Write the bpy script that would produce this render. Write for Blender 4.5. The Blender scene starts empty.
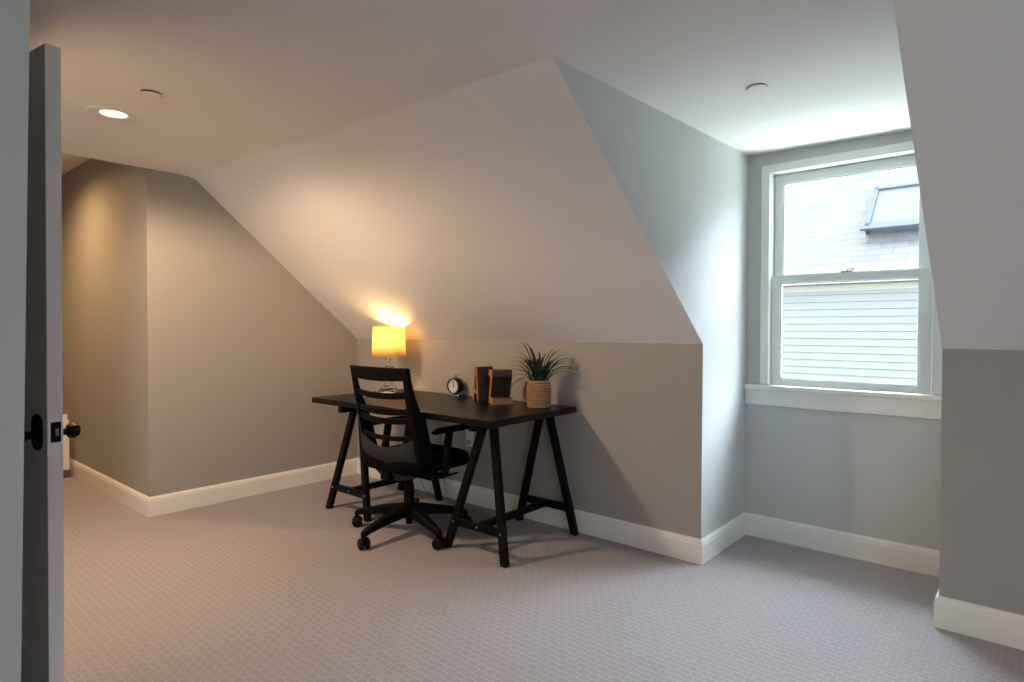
import bpy, bmesh, math, random
from mathutils import Vector, Matrix
random.seed(7)
S = bpy.context.scene
SKY_LO, SKY_HI = 5.8, 62.0
COL = S.collection
PI = math.pi
sin, cos = math.sin, math.cos

# ------------------------------------------------------------------ materials
def mat(name, col, rough=0.6, metal=0.0, spec=0.5, **kw):
    m = bpy.data.materials.new(name); m.use_nodes = True
    b = m.node_tree.nodes['Principled BSDF']
    b.inputs['Base Color'].default_value = (*col, 1)
    b.inputs['Roughness'].default_value = rough
    b.inputs['Metallic'].default_value = metal
    b.inputs['Specular IOR Level'].default_value = spec
    for k, v in kw.items():
        b.inputs[k.replace('_', ' ')].default_value = v
    return m

def noise_bump(m, scale=200, strength=0.1, dist=0.002, detail=4, colvar=0.0):
    nt = m.node_tree; n = nt.nodes; l = nt.links; b = n['Principled BSDF']
    tc = n.new('ShaderNodeTexCoord'); no = n.new('ShaderNodeTexNoise')
    no.inputs['Scale'].default_value = scale; no.inputs['Detail'].default_value = detail
    l.new(tc.outputs['Object'], no.inputs['Vector'])
    bu = n.new('ShaderNodeBump'); bu.inputs['Strength'].default_value = strength; bu.inputs['Distance'].default_value = dist
    l.new(no.outputs['Fac'], bu.inputs['Height']); l.new(bu.outputs['Normal'], b.inputs['Normal'])
    if colvar:
        c = b.inputs['Base Color'].default_value[:3]
        r = n.new('ShaderNodeValToRGB')
        r.color_ramp.elements[0].position = .3; r.color_ramp.elements[1].position = .7
        r.color_ramp.elements[0].color = (*[x*(1-colvar) for x in c], 1)
        r.color_ramp.elements[1].color = (*[min(1, x*(1+colvar)) for x in c], 1)
        l.new(no.outputs['Fac'], r.inputs['Fac']); l.new(r.outputs['Color'], b.inputs['Base Color'])
    return m

M = {}
M['wall'] = noise_bump(mat('wall_paint', (.325, .312, .293), .55, spec=.3), 350, .04, .001)
M['ceiling'] = noise_bump(mat('ceiling_paint', (.82, .795, .775), .8, spec=.2), 350, .04, .001)
M['cheek'] = noise_bump(mat('dormer_wall_lightened', (.49, .50, .49), .7, spec=.2), 350, .04, .001)  # wall paint made lighter in the dormer: window light put into the colour
M['trim'] = mat('trim_paint', (.74, .73, .70), .35, spec=.4)
M['door'] = mat('door_paint', (.70, .70, .69), .4, spec=.4)
M['sash'] = mat('sash_paint', (.72, .74, .73), .35, spec=.4)
M['black_lacquer'] = noise_bump(mat('black_lacquer', (.0035, .0030, .0028), .33, spec=.2), 60, .05, .001)
M['trestle'] = noise_bump(mat('trestle_black', (.0035, .0037, .0037), .5, spec=.12), 60, .08, .001)
M['bolt'] = mat('steel_bolt', (.55, .55, .55), .3, 1.0)
M['chair_plastic'] = mat('chair_plastic', (.003, .003, .0032), .55, spec=.09)
M['chair_shell'] = noise_bump(mat('chair_shell_cloth', (.032, .032, .035), .8, spec=.1), 600, .3, .001)
M['chair_seat'] = noise_bump(mat('chair_seat_cloth', (.003, .003, .0034), .9, spec=.06), 600, .4, .001)
M['knob'] = mat('black_bronze', (.005, .005, .005), .55, spec=.12)
M['brass'] = mat('latch_metal', (.35, .36, .38), .3, 1.0)
M['plastic_white'] = mat('white_plastic', (.72, .72, .70), .4)
M['cord'] = mat('grey_cord', (.38, .37, .36), .5)
M['leaf'] = mat('grass_leaf', (.018, .040, .016), .5, spec=.3)
M['soil'] = noise_bump(mat('potting_soil', (.02, .014, .01), .95), 150, .8, .004)
M['clock_case'] = mat('dark_bronze_clock', (.035, .025, .02), .35, .7)
M['clock_face'] = mat('clock_dial', (.62, .60, .56), .5)
M['clock_ink'] = mat('clock_ink', (.012, .012, .012), .5)
M['paper'] = mat('magazine_paper', (.70, .66, .62), .5)
M['chrome'] = mat('pale_metal', (.75, .73, .70), .25, .9)
M['rail_wood'] = mat('handrail_wood', (.36, .17, .06), .45)
M['plinth'] = mat('brown_plinth_gap_shade', (.10, .065, .045), .7)
M['caster'] = mat('caster_rubber', (.004, .004, .004), .6, spec=.2)

def wood(name, c1, c2, sc=(4, 4, 40), rough=.5):
    m = mat(name, c1, rough); nt = m.node_tree; n = nt.nodes; l = nt.links; b = n['Principled BSDF']
    tc = n.new('ShaderNodeTexCoord'); mp = n.new('ShaderNodeMapping'); mp.inputs['Scale'].default_value = sc
    no = n.new('ShaderNodeTexNoise'); no.inputs['Scale'].default_value = 3; no.inputs['Detail'].default_value = 6
    r = n.new('ShaderNodeValToRGB'); r.color_ramp.elements[0].position = .35; r.color_ramp.elements[1].position = .68
    r.color_ramp.elements[0].color = (*c1, 1); r.color_ramp.elements[1].color = (*c2, 1)
    l.new(tc.outputs['Object'], mp.inputs['Vector']); l.new(mp.outputs['Vector'], no.inputs['Vector'])
    l.new(no.outputs['Fac'], r.inputs['Fac']); l.new(r.outputs['Color'], b.inputs['Base Color'])
    return m
M['wood_light'] = wood('letter_wood_light', (.26, .125, .035), (.40, .21, .065), (30, 30, 6))
M['wood_dark'] = wood('letter_wood_dark', (.020, .009, .005), (.055, .026, .011), (6, 6, 14))

def rope_mat():
    m = mat('woven_rope', (.36, .21, .085), .8, spec=.2); nt = m.node_tree; n = nt.nodes; l = nt.links; b = n['Principled BSDF']
    tc = n.new('ShaderNodeTexCoord'); wv = n.new('ShaderNodeTexNoise'); wv.inputs['Scale'].default_value = 130
    r = n.new('ShaderNodeValToRGB'); r.color_ramp.elements[0].position = .35; r.color_ramp.elements[1].position = .7
    r.color_ramp.elements[0].color = (.27, .165, .075, 1); r.color_ramp.elements[1].color = (.42, .27, .13, 1)
    l.new(tc.outputs['Object'], wv.inputs['Vector']); l.new(wv.outputs['Fac'], r.inputs['Fac']); l.new(r.outputs['Color'], b.inputs['Base Color'])
    bu = n.new('ShaderNodeBump'); bu.inputs['Strength'].default_value = .5; bu.inputs['Distance'].default_value = .003
    l.new(wv.outputs['Fac'], bu.inputs['Height']); l.new(bu.outputs['Normal'], b.inputs['Normal'])
    return m
M['rope'] = rope_mat()

def carpet_mat():
    m = mat('carpet', (.40, .35, .33), .95, spec=.05); nt = m.node_tree; n = nt.nodes; l = nt.links; b = n['Principled BSDF']
    b.inputs['Sheen Weight'].default_value = .15
    tc = n.new('ShaderNodeTexCoord')
    br = n.new('ShaderNodeTexBrick')
    br.inputs['Scale'].default_value = 1.0
    br.inputs['Brick Width'].default_value = .044; br.inputs['Row Height'].default_value = .030
    br.inputs['Mortar Size'].default_value = .0042; br.inputs['Mortar Smooth'].default_value = .6; br.inputs['Bias'].default_value = 0
    br.inputs['Color1'].default_value = (.298, .276, .292, 1); br.inputs['Color2'].default_value = (.286, .264, .280, 1)
    br.inputs['Mortar'].default_value = (.342, .318, .334, 1)
    # wobble the grid a little, the way a looped pile does
    no0 = n.new('ShaderNodeTexNoise'); no0.inputs['Scale'].default_value = 30; no0.inputs['Detail'].default_value = 2
    sub = n.new('ShaderNodeVectorMath'); sub.operation = 'SUBTRACT'; sub.inputs[1].default_value = (.5, .5, .5)
    mul = n.new('ShaderNodeVectorMath'); mul.operation = 'SCALE'; mul.inputs['Scale'].default_value = .012
    add = n.new('ShaderNodeVectorMath'); add.operation = 'ADD'
    l.new(tc.outputs['Object'], no0.inputs['Vector']); l.new(no0.outputs['Color'], sub.inputs[0]); l.new(sub.outputs[0], mul.inputs[0])
    l.new(tc.outputs['Object'], add.inputs[0]); l.new(mul.outputs[0], add.inputs[1]); l.new(add.outputs[0], br.inputs['Vector'])
    no = n.new('ShaderNodeTexNoise'); no.inputs['Scale'].default_value = 260; no.inputs['Detail'].default_value = 3
    l.new(tc.outputs['Object'], no.inputs['Vector'])
    r = n.new('ShaderNodeValToRGB'); r.color_ramp.elements[0].position = .25; r.color_ramp.elements[1].position = .75
    r.color_ramp.elements[0].color = (.82, .82, .82, 1); r.color_ramp.elements[1].color = (1.15, 1.15, 1.15, 1)
    l.new(no.outputs['Fac'], r.inputs['Fac'])
    mx = n.new('ShaderNodeMix'); mx.data_type = 'RGBA'; mx.blend_type = 'MULTIPLY'; mx.inputs['Factor'].default_value = 1
    l.new(br.outputs['Color'], mx.inputs[6]); l.new(r.outputs['Color'], mx.inputs[7]); l.new(mx.outputs[2], b.inputs['Base Color'])
    ad = n.new('ShaderNodeMath'); ad.operation = 'MULTIPLY_ADD'; ad.inputs[1].default_value = .6
    l.new(br.outputs['Fac'], ad.inputs[0]); l.new(no.outputs['Fac'], ad.inputs[2])
    bu = n.new('ShaderNodeBump'); bu.inputs['Strength'].default_value = .5; bu.inputs['Distance'].default_value = .006
    l.new(ad.outputs[0], bu.inputs['Height']); l.new(bu.outputs['Normal'], b.inputs['Normal'])
    return m
M['carpet'] = carpet_mat()

def pane_mat():
    m = bpy.data.materials.new('window_glass'); m.use_nodes = True
    n = m.node_tree.nodes; l = m.node_tree.links; n.clear()
    o = n.new('ShaderNodeOutputMaterial'); t = n.new('ShaderNodeBsdfTransparent'); g = n.new('ShaderNodeBsdfGlossy')
    t.inputs['Color'].default_value = (.95, .975, .97, 1); g.inputs['Roughness'].default_value = .02
    f = n.new('ShaderNodeLayerWeight'); f.inputs['Blend'].default_value = .5
    pw = n.new('ShaderNodeMath'); pw.operation = 'POWER'; pw.inputs[1].default_value = 5; l.new(f.outputs['Facing'], pw.inputs[0])
    ma = n.new('ShaderNodeMath'); ma.operation = 'MULTIPLY_ADD'; ma.inputs[1].default_value = .8; ma.inputs[2].default_value = .03; l.new(pw.outputs[0], ma.inputs[0])
    mx = n.new('ShaderNodeMixShader'); l.new(ma.outputs[0], mx.inputs[0]); l.new(t.outputs[0], mx.inputs[1]); l.new(g.outputs[0], mx.inputs[2])
    l.new(mx.outputs[0], o.inputs[0]); return m
M['glass'] = pane_mat()
M['crystal'] = mat('cut_crystal', (.95, .96, .96), .03, Transmission_Weight=1.0, IOR=1.48)

def shade_mat():
    m = bpy.data.materials.new('lamp_shade_linen'); m.use_nodes = True
    n = m.node_tree.nodes; l = m.node_tree.links; n.clear()
    o = n.new('ShaderNodeOutputMaterial'); t = n.new('ShaderNodeBsdfTranslucent'); d = n.new('ShaderNodeBsdfDiffuse')
    tc = n.new('ShaderNodeTexCoord'); no = n.new('ShaderNodeTexNoise'); no.inputs['Scale'].default_value = 220
    mp = n.new('ShaderNodeMapping'); mp.inputs['Scale'].default_value = (1, 1, .15)
    r = n.new('ShaderNodeValToRGB'); r.color_ramp.elements[0].color = (.90, .74, .44, 1); r.color_ramp.elements[1].color = (.97, .83, .52, 1)
    l.new(tc.outputs['Object'], mp.inputs['Vector']); l.new(mp.outputs[0], no.inputs['Vector']); l.new(no.outputs['Fac'], r.inputs['Fac'])
    l.new(r.outputs['Color'], t.inputs['Color']); l.new(r.outputs['Color'], d.inputs['Color'])
    mx = n.new('ShaderNodeMixShader'); mx.inputs[0].default_value = .22
    l.new(t.outputs[0], mx.inputs[1]); l.new(d.outputs[0], mx.inputs[2]); l.new(mx.outputs[0], o.inputs[0]); return m
M['shade'] = shade_mat()

def emit(name, col, s):
    m = bpy.data.materials.new(name); m.use_nodes = True
    n = m.node_tree.nodes; n.clear(); o = n.new('ShaderNodeOutputMaterial'); e = n.new('ShaderNodeEmission')
    e.inputs['Color'].default_value = (*col, 1); e.inputs['Strength'].default_value = s
    m.node_tree.links.new(e.outputs[0], o.inputs[0]); return m
M['lens'] = emit('downlight_lens', (1, .85, .60), 1.5)
M['bulb'] = emit('lamp_bulb', (1, .72, .36), 8)

M['siding'] = noise_bump(mat('painted_siding', (.225, .225, .222), .7, spec=.05), 30, .05, .002)
M['siding_joint'] = mat('siding_joint', (.15, .15, .15), .8, spec=0)
M['fascia'] = mat('cream_fascia', (.28, .255, .21), .6)
M['skylight_frame'] = mat('skylight_frame', (.075, .086, .105), .7, spec=.02)
M['skylight_glass'] = mat('skylight_glass', (.098, .098, .110), .6, spec=.02)

def roof_mat():
    m = mat('roof_shingles', (.4, .4, .42), .9, spec=0); nt = m.node_tree; n = nt.nodes; l = nt.links; b = n['Principled BSDF']
    tc = n.new('ShaderNodeTexCoord'); br = n.new('ShaderNodeTexBrick')
    br.inputs['Scale'].default_value = 1; br.inputs['Brick Width'].default_value = .34; br.inputs['Row Height'].default_value = .135
    br.inputs['Mortar Size'].default_value = .006; br.inputs['Mortar Smooth'].default_value = .2
    br.inputs['Color1'].default_value = (.135, .133, .135, 1); br.inputs['Color2'].default_value = (.112, .110, .111, 1); br.inputs['Mortar'].default_value = (.078, .078, .082, 1)
    l.new(tc.outputs['Object'], br.inputs['Vector']); l.new(br.outputs['Color'], b.inputs['Base Color'])
    return m
M['roof'] = roof_mat()

# ------------------------------------------------------------------ helpers
class MB:
    """collects shapes of one mesh"""
    def __init__(s): s.v = []; s.f = []; s.mi = []; s.sm = []
    def add(s, vs, fs, mi=0, smooth=False):
        o = len(s.v); s.v += [tuple(x) for x in vs]
        for f in fs:
            s.f.append([i+o for i in f]); s.mi.append(mi); s.sm.append(smooth)
    def box(s, x0, x1, y0, y1, z0, z1, mx=None, mi=0):
        vs = [Vector((x, y, z)) for z in (z0, z1) for y in (y0, y1) for x in (x0, x1)]
        if mx: vs = [mx @ v for v in vs]
        s.add(vs, [(0, 2, 3, 1), (4, 5, 7, 6), (0, 1, 5, 4), (2, 6, 7, 3), (0, 4, 6, 2), (1, 3, 7, 5)], mi)
    def bar(s, a, b, w, d, up=(0, 1, 0), mi=0, flat=False):
        """rectangular bar from a to b; w across, d along `up`; flat: ends stay level (cut parallel to the floor)"""
        a = Vector(a); b = Vector(b); ax = (b-a).normalized(); u = Vector(up); sd = ax.cross(u).normalized(); u = sd.cross(ax).normalized()
        vs = []
        for p in (a, b):
            for i, j in ((-1, -1), (1, -1), (1, 1), (-1, 1)):
                q = p + sd*(i*w/2) + u*(j*d/2)
                if flat and abs(ax.z) > .1: q = q + ax*((p.z-q.z)/ax.z)
                vs.append(q)
        s.add(vs, [(3, 2, 1, 0), (4, 5, 6, 7), (0, 1, 5, 4), (1, 2, 6, 5), (2, 3, 7, 6), (3, 0, 4, 7)], mi)
    def tube(s, pts, r, n=10, mi=0, caps=True):
        pts = [Vector(p) for p in pts]; rs = r if isinstance(r, (list, tuple)) else [r]*len(pts)
        rings = []; prev = None
        for i, p in enumerate(pts):
            t = (pts[min(i+1, len(pts)-1)]-pts[max(i-1, 0)]).normalized()
            if prev is None:
                a = Vector((0, 0, 1)) if abs(t.z) < .9 else Vector((1, 0, 0)); u = t.cross(a).normalized()
            else:
                u = (prev - t*prev.dot(t)).normalized()
            prev = u; w = t.cross(u)
            rings.append([p + u*(rs[i]*cos(2*PI*k/n)) + w*(rs[i]*sin(2*PI*k/n)) for k in range(n)])
        vs = [q for rg in rings for q in rg]; fs = []
        for i in range(len(pts)-1):
            for k in range(n): fs.append((i*n+k, i*n+(k+1) % n, (i+1)*n+(k+1) % n, (i+1)*n+k))
        s.add(vs, fs, mi, True)
        if caps:
            s.add(rings[0][::-1], [tuple(range(n))], mi); s.add(rings[-1], [tuple(range(n))], mi)
    def lathe(s, prof, n=32, mx=None, mi=0, smooth=True):
        """prof: (r, z) pairs"""
        vs = []
        for r, z in prof:
            for k in range(n): vs.append(Vector((r*cos(2*PI*k/n), r*sin(2*PI*k/n), z)))
        if mx: vs = [mx @ v for v in vs]
        fs = []
        for i in range(len(prof)-1):
            for k in range(n): fs.append((i*n+k, i*n+(k+1) % n, (i+1)*n+(k+1) % n, (i+1)*n+k))
        s.add(vs, fs, mi, smooth)
    def prism(s, poly, off, mi=0, side_mi=None):
        """poly: 3-D polygon, off: extrusion vector"""
        n = len(poly); off = Vector(off); a = [Vector(p) for p in poly]; b = [p+off for p in a]
        s.add(a, [tuple(range(n))], mi); s.add(b, [tuple(range(n))[::-1]], mi)
        for i in range(n):
            j = (i+1) % n
            s.add([a[i], b[i], b[j], a[j]], [(0, 1, 2, 3)], mi if side_mi is None else (side_mi(i) if callable(side_mi) else side_mi))
    def grid(s, fn, us, vs_, t, mi=0, smooth=True):
        """closed curved slab: fn(u,v)->point of the back face, t(u,v)->offset vector to the front face"""
        nu, nv = len(us), len(vs_)
        A = [[Vector(fn(u, v)) for v in vs_] for u in us]; B = [[A[i][j]+Vector(t(us[i], vs_[j])) for j in range(nv)] for i in range(nu)]
        P = [p for r in A for p in r]; Q = [p for r in B for p in r]; fs = []
        for i in range(nu-1):
            for j in range(nv-1): fs.append((i*nv+j, i*nv+j+1, (i+1)*nv+j+1, (i+1)*nv+j))
        s.add(P, fs, mi, smooth); s.add(Q, [f[::-1] for f in fs], mi, smooth)
        rim = [(i, 0) for i in range(nu)] + [(nu-1, j) for j in range(1, nv)] + [(i, nv-1) for i in range(nu-2, -1, -1)] + [(0, j) for j in range(nv-2, 0, -1)]
        for k in range(len(rim)):
            i, j = rim[k]; p, q = rim[(k+1) % len(rim)]
            s.add([A[i][j], A[p][q], B[p][q], B[i][j]], [(0, 1, 2, 3)], mi)
    def build(s, name, m, parent=None, bevel=0, seg=2, label=None, fix=True, weld=True, subsurf=0):
        me = bpy.data.meshes.new(name); me.from_pydata(s.v, [], s.f)
        for mm in (m if isinstance(m, (list, tuple)) else [m]): me.materials.append(mm)
        for p, i, sm in zip(me.polygons, s.mi, s.sm): p.material_index = i; p.use_smooth = sm
        bm = bmesh.new(); bm.from_mesh(me)
        if weld: bmesh.ops.remove_doubles(bm, verts=bm.verts, dist=1e-5)
        if fix: bmesh.ops.recalc_face_normals(bm, faces=bm.faces)
        bm.to_mesh(me); bm.free(); me.update()
        o = bpy.data.objects.new(name, me); COL.objects.link(o)
        if parent: o.parent = parent
        if bevel:
            b = o.modifiers.new('Bevel', 'BEVEL'); b.width = bevel; b.segments = seg; b.limit_method = 'ANGLE'; b.angle_limit = math.radians(40); b.harden_normals = False
        if subsurf:
            q = o.modifiers.new('Subdivision', 'SUBSURF'); q.levels = subsurf; q.render_levels = subsurf
        if label: o['label'] = label
        return o

def tag(o, label, cat, group=None):
    o['label'] = label; o['category'] = cat
    if group: o['group'] = group
    return o
def thing(name, label, cat, loc=(0, 0, 0), rz=0, group=None):
    o = bpy.data.objects.new(name, None); COL.objects.link(o); o.empty_display_size = .1
    o.location = loc; o.rotation_euler = (0, 0, rz); return tag(o, label, cat, group)
def struct(o): o['kind'] = 'structure'; return o
def poly_struct(name, polys, m, back=None):
    """wall faces seen from the room; back: vector for a thickness (rear face drawn in a little from the rim)"""
    mb = MB()
    for p in polys:
        n = len(p); a = [Vector(q) for q in p]
        mb.add(a, [tuple(range(n))])
        if back:
            c = sum(a, Vector())/n; b = [c + (q-c)*.985 + Vector(back) for q in a]
            mb.add(b, [tuple(range(n))[::-1]])
            for i in range(n):
                j = (i+1) % n; mb.add([a[i], b[i], b[j], a[j]], [(0, 1, 2, 3)])
    return struct(mb.build(name, m, weld=False, fix=bool(back)))

# ------------------------------------------------------------------ room numbers (metres; camera stands at x=y=0)
H = 1.20
XG, YH = -4.255, 1.407          # gable wall, hallway wall
YK, ZK = 2.971, 1.122           # knee wall and its top
XD, XDT = -1.290, -1.278        # left cheek of the dormer (foot, top)
XR = -.289                      # right cheek
YW = 3.578                      # window wall
YS, ZS = 1.690, 2.137           # where the slope meets the ceiling
XE, YB = 2.6, -2.4              # unseen right and back walls
ZHALL = 2.47
def ceil_z(x, y):
    if y > YS: return ZS + (.062-.020*(x-XDT)/(XR-XDT))*(y-YS)/(YW-YS)
    if x < XDT: return ZS + (2.202-ZS)*((XDT-x)/(XDT-XG))
    return ZS

fl = MB(); fl.box(-6.6, XE+.2, YB-.2, YW+.15, -.12, 0)
struct(fl.build('floor', M['carpet']))

zg = ceil_z(XG, 1)
poly_struct('ceiling', [
    [(XG, YB, zg), (XG, 1.60, zg), (XDT, 1.60, ZS), (XDT, YB, ZS)],
    [(XG, 1.60, zg), (XG, 1.66, zg-.004), (XDT, YS, ZS), (XDT, 1.60, ZS)],
    [(XG, 1.66, zg-.004), (XG, 1.705, zg-.020), (XDT, YS, ZS)],
    [(XDT, YB, ZS), (XDT, YS, ZS), (XR, YS, ZS), (XR, YB, ZS)],
    [(XR, YB, ZS), (XR, YS, ZS), (XE, YS, ZS), (XE, YB, ZS)],
    [(XDT, YS, ZS), (XDT, YW, ZS+.062), (XR, YW, ZS+.042), (XR, YS, ZS)],
], M['ceiling'], (0, 0, .06))
poly_struct('ceiling_slope', [[(XG, YK, 1.112), (-1.286, YK, ZK), (XDT, YS, ZS), (XG, 1.705, zg-.020)]], M['ceiling'], (0, .05, .06))
bpy.data.objects['ceiling_slope'].name = 'ceiling_left'
poly_struct('ceiling_right', [[(XR, YK, ZK), (XE, YK, ZK), (XE, YS, ZS), (XR-.002, YS, ZS)]], M['ceiling'], (0, .05, .06))
poly_struct('wall_front', [[(XG, YK, 0), (-1.2885, YK, 0), (-1.286, YK, ZK), (XG, YK, 1.112)]], M['wall'], (0, .05, 0))
poly_struct('wall_front_right', [[(XR, YK, 0), (XE, YK, 0), (XE, YK, ZK), (XR, YK, ZK)]], M['wall'], (0, .05, 0))
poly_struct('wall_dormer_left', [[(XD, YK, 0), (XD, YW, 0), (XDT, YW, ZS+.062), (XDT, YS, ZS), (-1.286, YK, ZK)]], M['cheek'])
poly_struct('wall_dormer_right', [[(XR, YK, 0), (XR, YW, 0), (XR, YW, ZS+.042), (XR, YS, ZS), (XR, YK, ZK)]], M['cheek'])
# window wall with its opening
WX0, WX1, WZ0, WZ1 = -1.158, -.388, .866, 2.082
zl, zr = ZS+.062, ZS+.042
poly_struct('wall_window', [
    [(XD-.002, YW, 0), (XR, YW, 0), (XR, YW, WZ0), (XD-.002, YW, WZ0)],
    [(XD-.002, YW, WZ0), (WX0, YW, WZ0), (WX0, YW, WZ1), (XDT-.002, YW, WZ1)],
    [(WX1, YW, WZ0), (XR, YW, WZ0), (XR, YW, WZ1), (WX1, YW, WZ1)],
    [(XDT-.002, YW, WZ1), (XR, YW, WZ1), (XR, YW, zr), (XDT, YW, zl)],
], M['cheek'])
# gable wall, hallway
poly_struct('wall_left', [[(XG, YH, 0), (XG, YK, 0), (XG, YK, 1.112), (XG, 1.705, zg-.020), (XG, 1.66, zg-.004), (XG, 1.60, zg), (XG, YH, zg)]], M['wall'], (-.05, 0, 0))
poly_struct('wall_hall', [[(-6.5, YH, 0), (XG, YH, 0), (XG, YH, ZHALL), (-6.5, YH, ZHALL)]], M['wall'])
poly_struct('ceiling_hall', [[(-6.5, YH, ZHALL), (XG, YH, ZHALL), (XG, .05, ZHALL), (-6.5, .05, ZHALL)]], M['ceiling'])
poly_struct('wall_hall_header', [[(XG, .05, zg), (XG, YH, zg), (XG, YH, ZHALL), (XG, .05, ZHALL)]], M['wall'])
poly_struct('wall_hall_end', [[(-6.5, .05, 0), (-6.5, YH, 0), (-6.5, YH, ZHALL), (-6.5, .05, ZHALL)]], M['wall'])
poly_struct('wall_hall_near', [[(-6.5, .05, 0), (XG, .05, 0), (XG, .05, ZHALL), (-6.5, .05, ZHALL)]], M['wall'])
# alcove behind the door with a window of its own (outside the frame, it lets the daylight in)
AX0, AX1 = -3.95, -3.15
poly_struct('wall_alcove', [[(XG, YB, 0), (XG, .05, 0), (XG, .05, zg), (XG, YB, zg)]], M['wall'])
poly_struct('wall_back', [
    [(XG, YB, 0), (XE, YB, 0), (XE, YB, .55), (XG, YB, .55)],
    [(XG, YB, .55), (AX0, YB, .55), (AX0, YB, zg), (XG, YB, zg)],
    [(AX0, YB, 2.0), (AX1, YB, 2.0), (AX1, YB, zg), (AX0, YB, zg)],
    [(AX1, YB, .55), (XE, YB, .55), (XE, YB, zg), (AX1, YB, zg)],
], M['wall'])
RY0, RY1, RZ0, RZ1 = -1.9, .30, .75, 1.95
poly_struct('wall_right', [[(XE, RY1, 0), (XE, YK, 0), (XE, YK, ZK), (XE, YS, ZS), (XE, RY1, ZS)], [(XE, YB, 0), (XE, RY0, 0), (XE, RY0, ZS), (XE, YB, ZS)],
    [(XE, RY0, 0), (XE, RY1, 0), (XE, RY1, RZ0), (XE, RY0, RZ0)], [(XE, RY0, RZ1), (XE, RY1, RZ1), (XE, RY1, ZS), (XE, RY0, ZS)]], M['wall'])
# closet the door belongs to, and the wall end beside the camera
cb = MB(); cb.box(-3.14, -3.055, YB, .36, 0, 2.19); struct(cb.build('wall_closet', M['wall']))
nw = MB()
ny0, ny1 = .162, .206
nw.add([(-1.12, YB, 0), (-1, YB, 0), (-1, ny0, 0), (-1.12, ny0, 0), (-1.12, YB, ZS), (-1, YB, ZS), (-1, ny1, ZS), (-1.12, ny1, ZS)], [(3, 2, 1, 0), (4, 5, 6, 7), (0, 1, 5, 4), (1, 2, 6, 5), (2, 3, 7, 6), (3, 0, 4, 7)]); struct(nw.build('wall_near', M['wall']))

# baseboards: a moulded profile swept with mitred corners
PROF = [(0, 0), (.015, 0), (.015, .098), (.0125, .102), (.0125, .110), (.009, .117), (.005, .121), (.004, .126), (0, .126)]
def baseboards(path, names):
    pts = [Vector((x, y)) for x, y in path]
    dirs = [(pts[i+1]-pts[i]).normalized() for i in range(len(pts)-1)]
    nor = [Vector((d.y, -d.x)) for d in dirs]
    def mit(i):
        if i == 0: return nor[0]
        if i == len(pts)-1: return nor[-1]
        a, b = nor[i-1], nor[i]; m = (a+b).normalized(); return m/m.dot(a)
    for i, nm in enumerate(names):
        if not nm: continue
        mb = MB(); A = [(*(pts[i]+mit(i)*d), z) for d, z in PROF]; B = [(*(pts[i+1]+mit(i+1)*d), z) for d, z in PROF]; n = len(PROF)
        mb.add(A, [tuple(range(n))]); mb.add(B, [tuple(range(n))[::-1]])
        for k in range(n-1): mb.add([A[k], B[k], B[k+1], A[k+1]], [(0, 1, 2, 3)])
        struct(mb.build(nm, M['trim']))
baseboards([(-6.45, YH), (XG, YH), (XG, YK), (-1.2885, YK), (XD, YW), (XR, YW), (XR, YK), (XE, YK)],
           ['baseboard_hall', 'baseboard_left', 'baseboard_front', 'baseboard_dormer_left', 'baseboard_window', 'baseboard_dormer_right', 'baseboard_front_right'])

# ------------------------------------------------------------------ dormer window
win = MB()
# jamb lining
D0, D1 = YW-.002, YW+.13
win.box(WX0-.012, WX0+.004, D0, D1, WZ0, WZ1); win.box(WX1-.004, WX1+.012, D0, D1, WZ0, WZ1); win.box(WX0-.012, WX1+.012, D0, D1, WZ1-.004, WZ1+.014)
win.box(WX0-.012, WX1+.012, YW+.02, D1+.02, WZ0-.02, WZ0+.004)
wo = struct(win.build('window_1', M['sash'], bevel=.002))
cs = MB()   # casing around the opening
for a in ((-1.203, WX0+.002, WZ0+.018, 2.125), (WX1-.002, -.343, WZ0+.018, 2.125)):
    cs.box(a[0], a[1], YW-.016, YW+.001, a[2], a[3])
cs.box(-1.203, -.343, YW-.0165, YW+.001, WZ1-.004, 2.125)
cs.build('window_casing', M['trim'], wo, bevel=.004)
st = MB(); st.box(XD+.004, XR-.002, YW-.032, YW+.05, WZ0-.014, WZ0+.014); st.build('window_stool', M['trim'], wo, bevel=.005)
ap = MB(); ap.box(XD+.004, XR-.002, YW-.016, YW+.001, WZ0-.102, WZ0-.012); ap.build('window_apron', M['trim'], wo, bevel=.003)
def sash(name, y0, y1, x0, x1, z0, z1, l, r, b, t):
    mb = MB(); 
    mb.box(x0, x0+l, y0, y1, z0, z1); mb.box(x1-r, x1, y0, y1, z0, z1); mb.box(x0+l, x1-r, y0, y1, z0, z0+b); mb.box(x0+l, x1-r, y0, y1, z1-t, z1)
    # glazing bead
    g = .008; gx0, gx1, gz0, gz1 = x0+l, x1-r, z0+b, z1-t; ym = (y0+y1)/2
    for (a0, a1, c0, c1) in ((gx0, gx0+g, gz0, gz1), (gx1-g, gx1, gz0, gz1), (gx0, gx1, gz0, gz0+g), (gx0, gx1, gz1-g, gz1)):
        mb.box(a0, a1, y0+.008, y1-.008, c0, c1)
    o = mb.build(name, M['sash'], wo, bevel=.002)
    p = MB(); p.box(gx0, gx1, ym-.002, ym+.002, gz0, gz1); p.build('window_pane', M['glass'], o)
    return o
lo = sash('lower_sash', YW+.020, YW+.056, WX0+.004, WX1-.004, WZ0+.006, 1.500, .046, .052, .050, .044)
sash('upper_sash', YW+.060, YW+.096, WX0+.006, WX1-.006, 1.45, WZ1-.006, .044, .056, .052, .052)
lk = MB(); lk.box(-.80, -.74, YW+.026, YW+.056, 1.500, 1.508); lk.lathe([(0, 0), (.012, 0), (.012, .008), (0, .010)], 12, Matrix.Translation((-.77, YW+.04, 1.508))); lk.box(-.775, -.735, YW+.034, YW+.044, 1.514, 1.520)
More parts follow.
